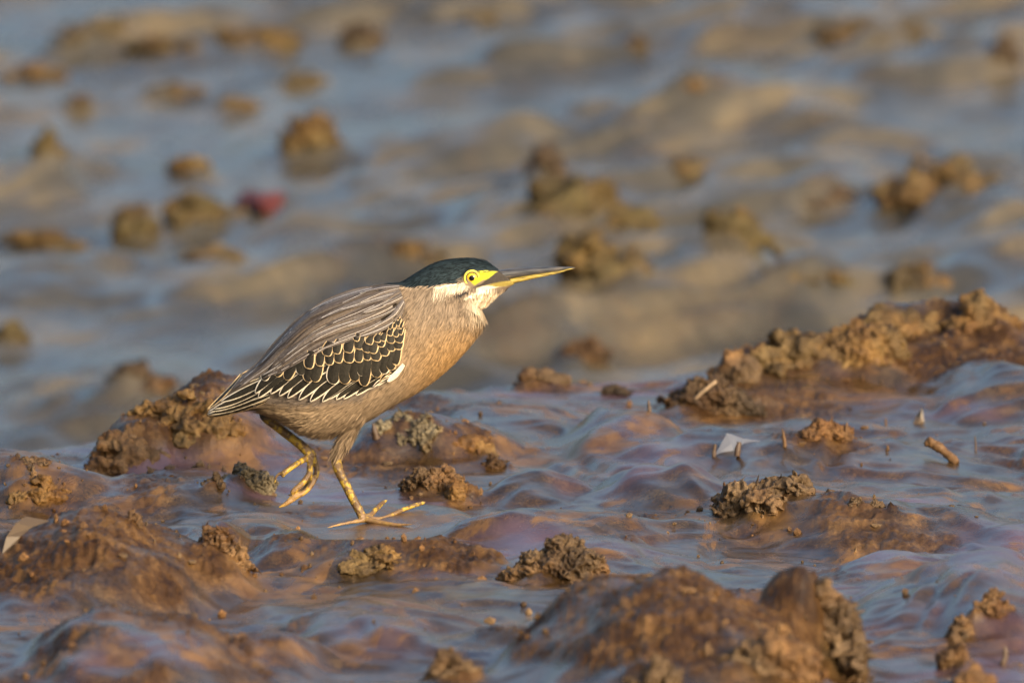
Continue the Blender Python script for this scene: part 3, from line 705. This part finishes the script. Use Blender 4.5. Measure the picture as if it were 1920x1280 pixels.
# secondaries / greater coverts along the lower edge of the wing
ROWD = [(478, 737), (484, 745), (507, 738), (523, 742), (539, 746), (560, 749.5), (581, 752.5), (604, 753), (616, 748), (630, 749), (644, 747.5), (667, 741), (688, 730), (706, 722)]
for i, (x, y) in enumerate(ROWD):
    q = i / (len(ROWD) - 1); dx, dy = 84 - 8 * q, -66 + 22 * q; sh_ = min(1, (744 - x) / dx); dx *= sh_; dy *= sh_
    part('secondary_feather', feather((x + dx, y + dy), (x, y), 25 - 7 * q, .0062 - .00028 * i, 'flight', bow=7 - 2 * q, rim=2.3), [V_DARK[i % 2], V_WHITE])
ROWC = [(490, 713, 26, -36, 20), (515, 706, 26, -36, 18), (533, 712, 22, -34, 20), (560, 703, 12, -34, 23), (573, 716, 14, -38, 22), (586, 716, 12, -40, 24), (620, 720, 12, -42, 26), (642, 720, 10, -44, 25), (661, 715, 10, -44, 24), (674, 705, 9, -36, 20), (679, 724, 10, -52, 22), (702, 708, 10, -48, 24), (716, 701, 10, -42, 22), (729, 694, 9, -38, 21), (738, 685, 8, -32, 17)]
for i, (x, y, dx, dy, w) in enumerate(ROWC): part('median_covert_feather', feather((x + dx + 3, y + dy - 6), (x + 3, y), w + 3, .0068 + .00012 * i, 'covert', bow=2, rim=2.0), [V_DARK[i % 2], V_BUFF if i % 3 else V_WHITE])
ROWB = [(575, 692), (595.5, 687), (613, 685), (630, 681), (650, 681), (668, 680), (684, 676), (700, 677), (716, 668), (729, 659), (742, 656)]
for i, (x, y) in enumerate(ROWB): part('lesser_covert_feather', feather((x + 9 + jit(1), y - 34), (x + 4, y), 22 + jit(2), .0090 + .00010 * i, 'covert', bow=1.5, rim=2.1), [V_DARK[i % 2], V_BUFF])
ROWA = [(608, 668), (626, 664), (647.5, 661.5), (667, 655), (682, 661), (694, 663), (709, 651), (728, 644), (743, 643)]
for i, (x, y) in enumerate(ROWA): part('lesser_covert_feather', feather((x + 11 + jit(1), y - 27), (x + 4, y), 21 + jit(2), .0106 + .00010 * i, 'covert', bow=1.5, rim=2.0), [V_DARK[i % 2], V_BUFF])
ROW0 = [(664, 640, 14), (688, 646, 17), (703, 642, 16), (714, 640, 14), (727, 630, 13), (738, 632, 13), (747, 628, 11), (728, 618, 9), (736, 616, 9), (743, 612, 9), (748, 617, 8), (735, 606, 8), (743, 601, 7)]
for i, (x, y, w) in enumerate(ROW0): part('marginal_covert_feather', feather((x + 8, y - 15), (x + 3, y), w, .0120 + .00008 * i, 'covert', bow=1, rim=1.5, rows=9), [V_DARK[i % 2], V_BUFF])
part('white_alula_feather', feather((757, 683), (726, 716), 12, .0085, 'flight', bow=-2, rim=4), [V_WHITE, V_WHITE], label='cream white tuft at the bend of the wing')
part('alula_feather', feather((734, 704), (698, 727), 7, .0070, 'flight', bow=3, rim=1.6), [V_DARK[0], V_WHITE])
part('alula_feather', feather((733, 697), (712, 716), 8, .0076, 'flight', bow=3, rim=1.6), [V_DARK[0], V_BUFF])
# long lanceolate plumes over the back
TOP = catmull([(748, 533), (700, 535), (650, 548), (600, 569), (560, 596), (520, 637), (482, 680), (446, 710), (425, 732)], 8)
LOW = catmull([(760, 575), (748, 604), (706, 626), (655, 640), (606, 656), (566, 676), (535, 692), (506, 704), (470, 722)], 8)
def G(s, v):
    s = np.clip(s, 0, 1) * (len(TOP) - 1); i = int(min(s, len(TOP) - 2)); f = s - i
    a = TOP[i] * (1 - f) + TOP[i + 1] * f; b = LOW[i] * (1 - f) + LOW[i + 1] * f; return a * (1 - v) + b * v
def plume(s0, s1, v0, v1, w, off):
    verts = []; faces = []; mats = []; ts = np.linspace(0, 1, 15); grid = []
    for t in ts:
        s = s0 + (s1 - s0) * t; v = v0 + (v1 - v0) * t; c = G(s, v); a = G(s - .01, v); b = G(s + .01, v)
        tg = (b - a) / (np.hypot(*(b - a)) + 1e-9); nn = np.array([-tg[1], tg[0]])
        hw = w / 2 * min(1, .5 + t * 2) * max(.03, 1 - t ** 2.5) ** .9
        row = []
        for q in (-hw, -hw * .72, -.33, .33, hw * .72, hw):
            p = c + nn * q; y = skin_y(*p); row.append(len(verts))
            verts.append(P(p[0], p[1], y - off - .0011 * (1 - (q / (w / 2)) ** 2) - .0009 * t))
        grid.append(row)
    for i in range(14):
        for j in range(5):
            faces.append((grid[i][j], grid[i][j + 1], grid[i + 1][j + 1], grid[i + 1][j])); mats.append(2 if j == 2 and i < 13 else (1 if j in (0, 4) else 0))
    me = mesh_from('plume', verts, faces); me.polygons.foreach_set('material_index', np.array(mats, np.int32)); return me
n_pl = 0
for tier, (s0, ln_) in enumerate([(.52, .44), (.42, .42), (.30, .42), (.20, .40), (.10, .36), (.02, .30), (-.02, .20)]):
    lanes = 9 if tier < 5 else 8
    for q in range(lanes):
        v = max(.075, (q + .5 + jit(.3)) / lanes)
        a = max(0, s0 + jit(.045)); b = min(1, a + ln_ * (1 + jit(.30)))
        if v > .80 and tier == 0: b = min(b, .9)
        m = plume(a, b, max(0.01, v - .02), min(1, max(.02, v + jit(.10) + .02)), 13 + jit(5) - (3 if tier > 4 else 0), .0046 + .0013 * tier + random.uniform(0, .0012))
        part('scapular_feather', m, [random.choice(V_PLUME), random.choice([V_PEDGE, V_PEDGE, V_PLUME[2], V_PLUME[1]]), random.choice([V_SHAFT, V_SHAFT, V_PLUME[1]])]); n_pl += 1

# ---- bill, eye
def bill(rows, half, name):
    """rows: top px, bottom px, half width m"""
    C = catmull([[a[0], a[1], b[0], b[1], w] for a, b, w in rows], 6); vv = []; ff = []; n = 20
    for s in C:
        T = P(s[0], s[1]); B = P(s[2], s[3]); c = (T + B) / 2; a = (T - B) / 2
        for k_ in range(n):
            th = 2 * math.pi * k_ / n; q = c + a * math.cos(th); vv.append((q[0], s[4] * math.sin(th), q[2]))
    for i in range(len(C) - 1):
        for k_ in range(n): ff.append((i * n + k_, i * n + (k_ + 1) % n, (i + 1) * n + (k_ + 1) % n, (i + 1) * n + k_))
    ff.append(tuple(range(n))[::-1]); ff.append(tuple(range((len(C) - 1) * n, len(C) * n)))
    return mesh_from(name, vv, ff)
k = NT('bill_dark'); st = k.noise(60, 4, .6, k.mapping((1, 6, 9), (0, R(-3), 0)))
k.l(k.ramp(st, [(.35, (.018, .020, .024)), (.55, (.050, .050, .055)), (.72, (.14, .11, .075))]), k.b.inputs['Base Color']); k.b.inputs['Roughness'].default_value = .33; k.bump(k.noise(500, 3, .6, k.pos()), .3, .0005); M_BILL = k.m
k = NT('bill_yellow'); st = k.noise(70, 3, .6, k.mapping((1, 6, 7), (0, R(12), 0)))
k.l(k.ramp(st, [(.35, (.12, .085, .025)), (.52, (.34, .25, .045)), (.7, (.46, .36, .09))]), k.b.inputs['Base Color']); k.b.inputs['Roughness'].default_value = .38; M_BILLY = k.m
part('upper_bill', bill([((918, 507), (910, 533), .0080), ((936, 506), (934, 527), .0068), ((965, 503), (966, 521), .0048), ((1000, 501), (1003, 515), .0036), ((1040, 500), (1042, 509), .0024), ((1066, 500), (1067, 504), .0013), ((1078, 501.5), (1078, 502.5), .0003)], 0, 'upper_bill'), M_BILL)
part('lower_bill', bill([((916, 529), (930, 537), .0066), ((945, 524), (952, 534), .0055), ((968, 520), (974, 529), .0042), ((1003, 514), (1006, 521.5), .0031), ((1040, 508.5), (1043, 513.5), .0020), ((1064, 504), (1065, 506.5), .0010), ((1075, 502.5), (1075, 503.5), .0003)], 0, 'lower_bill'), M_BILLY)
def ball(c, r, sc_=(1, 1, 1), seg=32):
    bm = bmesh.new(); bmesh.ops.create_uvsphere(bm, u_segments=seg, v_segments=seg // 2, radius=1)
    me = bpy.data.meshes.new('ball'); bm.to_mesh(me); bm.free()
    me.transform(__import__('mathutils').Matrix.Translation(Vector(c)) @ __import__('mathutils').Matrix.Diagonal((r * sc_[0], r * sc_[1], r * sc_[2], 1)))
    me.polygons.foreach_set('use_smooth', np.ones(len(me.polygons), bool)); return me
def ring(c, Rr, r, n=40, m=10, tilt=0.0, flat=1.0):
    vv = []; ff = []
    for i in range(n):
        a = 2 * math.pi * i / n
        for j in range(m):
            b = 2 * math.pi * j / m; rad = Rr + r * math.cos(b)
            vv.append((c[0] + rad * math.cos(a), c[1] + r * math.sin(b) * flat + tilt * rad * math.cos(a), c[2] + rad * math.sin(a)))
    for i in range(n):
        for j in range(m): ff.append((i * m + j, i * m + (j + 1) % m, ((i + 1) % n) * m + (j + 1) % m, ((i + 1) % n) * m + j))
    return mesh_from('ring', vv, ff)
M_IRIS = plain('iris', (.80, .56, .03), .12, .15, 600); M_PUPIL = plain('pupil', (.004, .004, .004), .04, .1)
M_RIMD = plain('eye_rim_dark', (.035, .030, .012), .4); M_ORB = plain('orbital_skin', (.56, .47, .06), .5, .3, 500)
px_m = pxs(0)
for side in (1, -1):
    y0 = skin_y(884.6, 521.2) * side
    c = P(884.6, 521.2, y0 if side == 1 else -skin_y(884.6, 521.2)); c[1] = abs(y0) * (-1 if side == 1 else 1)
    sg = -1 if side == 1 else 1
    cc = (c[0], c[1] - sg * .0026, c[2])
    eye = part('eye', ball(cc, .0062, (1, .75, 1)), M_IRIS)
    sub('pupil', ball((c[0] + .0001, cc[1] + sg * .0043, c[2] + .0001), .0030, (1, .25, 1)), M_PUPIL, eye)
    sub('eye_rim', ring((c[0], c[1] + sg * .0003, c[2]), .0060, .00055, tilt=.20 * (1 if side == 1 else -1)), M_RIMD, eye)
    sub('orbital_ring', ring((c[0], c[1] - sg * .0003, c[2]), .0076, .0013, tilt=.20 * (1 if side == 1 else -1)), M_ORB, eye)

# ================================================================== SCRAPS AND TWIGS
M_TWIG = plain('twig_bark', (.105, .056, .023), .6, .75, 170, .25); M_TWIGD = plain('dark_stub', (.06, .034, .018), .55, .4, 300)
M_STRAW = plain('straw', (.42, .30, .18), .6, .25, 300); M_LEAFP = plain('pale_leaf', (.10, .105, .125), .35, .15, 250); M_LEAFB = plain('brown_leaf', (.075, .048, .022), .5, .4, 250)
M_RED = plain('red_leaf', (.060, .007, .006), .7, .35, 80); M_BLACK = plain('black_scrap', (.012, .012, .014), .35)
def stick(name, pts, mat, label, cat, sink=True):
    """pts: photo px, py, depth offset, radius px, from the first (buried) end"""
    g = hit(pts[0][0], pts[0][1]); vv, ff = [], []
    q = [(a, b, g[1] + c, r * pxs(g[1]) / pxs(0)) for a, b, c, r in pts]
    tube(vv, ff, q, 10, 6)
    a = np.array(vv); a += .0009 * np.stack([n3(a * 420, 6), n3(a * 420, 7), n3(a * 420, 8)], -1) * (np.mean([p[3] for p in pts]) / 7)
    a += .0012 * np.stack([n3(a * 130, 3), n3(a * 130, 4), n3(a * 130, 5)], -1) * (np.mean([p[3] for p in pts]) / 7)
    me = mesh_from(name, a - g, ff); o = link(name, me, None, mat, label, cat); o.location = tuple(g); return o
stick('twig', [(1794, 868, 0, 8), (1781, 856, .004, 8.5), (1770, 846, .006, 7.5), (1762, 840, .008, 9.5), (1752, 833, .010, 8.5), (1744, 829, .010, 10), (1737, 832, .010, 6), (1733, 836, .010, 2)], M_TWIG, 'short broken golden brown twig lying out of the mud', 'twig')
stick('reed_stub', [(1472, 838, 0, 4), (1470, 822, .001, 3.6), (1467, 804, .002, 1)], M_TWIG, 'upright tan stub between the pale leaf and the low tan clod', 'stub')
stick('reed_stub', [(1588, 820, 0, 3.5), (1587, 806, .001, 3), (1588, 792, .002, 1.6)], M_TWIG, 'upright tan stub right of the low tan clod', 'stub')
stick('reed_stub', [(1382, 856, -.004, 6), (1383, 842, -.003, 5.5), (1386, 828, -.002, 4)], M_TWIGD, 'dark brown stub standing against the pale folded leaf', 'stub')
stick('reed_stub', [(1338, 856, 0, 4), (1339, 846, 0, 4), (1341, 832, 0, 3)], M_TWIGD, 'short dark stub at the left corner of the pale folded leaf', 'stub')
stick('reed_stub', [(1830, 846, 0, 1.8), (1829, 832, 0, 1.6), (1828, 818, 0, 1.2)], M_TWIGD, 'thin reddish stem standing alone right of the twig', 'stub')
stick('reed_stub', [(1661, 798, 0, 2.2), (1661, 790, 0, 2), (1660, 784, 0, 1.2)], M_TWIG, 'tiny stub left of the curled brown leaf', 'stub')
stick('reed_stub', [(1218, 772, 0, 4), (1217, 762, 0, 3.5), (1216, 750, 0, 1.5)], M_TWIGD, 'small brown peg on the shelf left of the straw carrying clod', 'stub')
stick('twig', [(706, 822, -.01, 8), (702, 808, -.012, 6), (700, 792, -.012, 2)], M_TWIGD, 'dark thorn like twig at the left of the grey-green clod', 'twig')
stick('straw', [(1303, 747, -.025, 2.4), (1322, 731, -.03, 2.2), (1343, 714, -.03, 2.0)], M_STRAW, 'pale straw lying across the dark flaky clod', 'straw')
stick('twig', [(1880, 1246, 0, 7), (1886, 1225, 0, 5), (1884, 1210, 0, 3)], M_TWIGD, 'stubby dark twig at the edge of the crumb trail', 'twig')
def sheet(name, pts, tris, mat, label, cat, th=.0006):
    g = hit(*pts[0][:2]); v = [P(a, b, g[1] + c) - g for a, b, c in pts]
    me = mesh_from(name, v, tris, False); o = link(name, me, None, mat, label, cat); o.location = tuple(g)
    m = o.modifiers.new('thick', 'SOLIDIFY'); m.thickness = th; m.offset = 0; return o
sheet('leaf', [(1340, 854, 0), (1363, 812, .018), (1379, 853, .004), (1374, 815, .022), (1424, 826, .040), (1418, 836, .030), (1398, 850, .012), (1392, 822, .032), (1352, 832, .010), (1371, 832, .010)],
      [(0, 9, 8), (8, 9, 1), (0, 2, 9), (1, 9, 3), (9, 2, 3), (3, 2, 6, 7), (7, 6, 5, 4)], M_LEAFP, 'pale blue grey folded leaf standing on the wet film', 'leaf')
sheet('leaf', [(1712, 794, 0), (1726, 784, .004), (1729, 765, .008), (1733, 792, .004), (1718, 779, .012), (1722, 797, -.004)], [(0, 1, 4), (1, 2, 4), (1, 3, 2), (0, 5, 1), (5, 3, 1)], M_LEAFB, 'small curled brown leaf on the far side of the shelf', 'leaf')
sheet('leaf', [(4, 1038, 0), (12, 1006, .01), (30, 980, .03), (48, 968, .05), (92, 976, .06), (60, 988, .035), (38, 1006, .015), (20, 1040, -.004)], [(0, 7, 6, 1), (1, 6, 5, 2), (2, 5, 4, 3)], M_LEAFB, 'muddy curled leaf with pale edges at the left of the brown mound', 'leaf')
sheet('leaf', [(500, 404, 0), (436, 384, .02), (462, 358, .04), (496, 364, .01), (532, 360, .05), (526, 392, .02), (466, 398, .015), (486, 382, -.03)], [(7, 0, 6), (7, 6, 1), (7, 1, 2), (7, 2, 3), (7, 3, 4), (7, 4, 5), (7, 5, 0)], M_RED, 'red scrap of leaf on the end of the long ochre rock', 'leaf', .004)
sheet('scrap', [(472, 1034, 0), (482, 1024, .004), (496, 1031, .004), (486, 1037, -.002), (478, 1030, .006)], [(0, 3, 4), (0, 4, 1), (1, 4, 2), (4, 3, 2)], M_BLACK, 'tiny black scrap stuck on the tan side of the brown mound', 'scrap', .002)

# ================================================================== LOOSE CRUMBS
_bm = bmesh.new(); bmesh.ops.create_icosphere(_bm, subdivisions=1, radius=1)
I1V = np.array([v.co[:] for v in _bm.verts]); I1F = np.array([[v.index for v in f.verts] for f in _bm.faces]); _bm.free()
cands = rng.uniform([-.6, -1.5], [.6, 2.4], (26000, 2)); cands[:, 0] *= 1 + cands[:, 1] / 15
hz, cmz, _ = ground(cands[:, 0], cands[:, 1], None, 'all')
near_clod = np.zeros(len(cands))
for (mx, my, mh, sx, sy) in _queue: near_clod = np.maximum(near_clod, np.exp(-((cands[:, 0] - mx) / (sx * 1.3)) ** 2 - ((cands[:, 1] - my) / (sy * 1.3)) ** 2))
keep = rng.random(len(cands)) < np.clip(.012 + .10 * cmz + .38 * near_clod, 0, 1)
for f in _foot: keep &= np.hypot(cands[:, 0] - f[0], cands[:, 1] - f[1]) > .03
cands, hz = cands[keep], hz[keep]; nc = len(cands)
rad = .0009 + .0042 * rng.random(nc) ** 3.2
vv = I1V[None] * (1 + .5 * rng.uniform(-.5, .5, (nc, len(I1V), 1))) * (rad[:, None] * rng.uniform(.5, 1.5, (nc, 3)))[:, None, :]
vv += np.stack([cands[:, 0], cands[:, 1], hz + rad * .25], -1)[:, None, :]
ff = (I1F[None] + (np.arange(nc) * len(I1V))[:, None, None]).reshape(-1, 3)
cme = mesh_from('mud_crumbs', vv.reshape(-1, 3), ff, False)
link('mud_crumbs', cme, None, M_CLOD, 'loose brown mud crumbs strewn round the clods', 'mud crumbs', kind='stuff')

# ================================================================== FAR MANGROVES (they show as the dark streaks mirrored in the film)
nq = 9000; tx = rng.uniform(-110, 110, nq); ty = rng.uniform(58, 68, nq); top = 6.0 + 2.6 * n2(tx * .11, ty * 0, 7) + 1.2 * n2(tx * .5, ty * 0, 8)
tz = .3 + top * rng.random(nq) ** .75; c = np.stack([tx, ty, tz], -1)
q1 = rng.normal(size=(nq, 3)); q1 /= np.linalg.norm(q1, axis=1)[:, None]; q2 = np.cross(q1, rng.normal(size=(nq, 3))); q2 /= np.linalg.norm(q2, axis=1)[:, None]
sz = rng.uniform(.25, .75, (nq, 1))
vv = np.stack([c - q1 * sz, c + q2 * sz * .6, c + q1 * sz, c - q2 * sz * .6], 1).reshape(-1, 3)
tme = mesh_from('mangrove_belt', vv, np.arange(nq * 4).reshape(-1, 4), False)
link('mangrove_belt', tme, None, plain('mangrove_leaf', (.050, .070, .025), .6, .4, .8), 'far belt of dark green mangroves behind the mud bank', 'mangroves', kind='stuff')
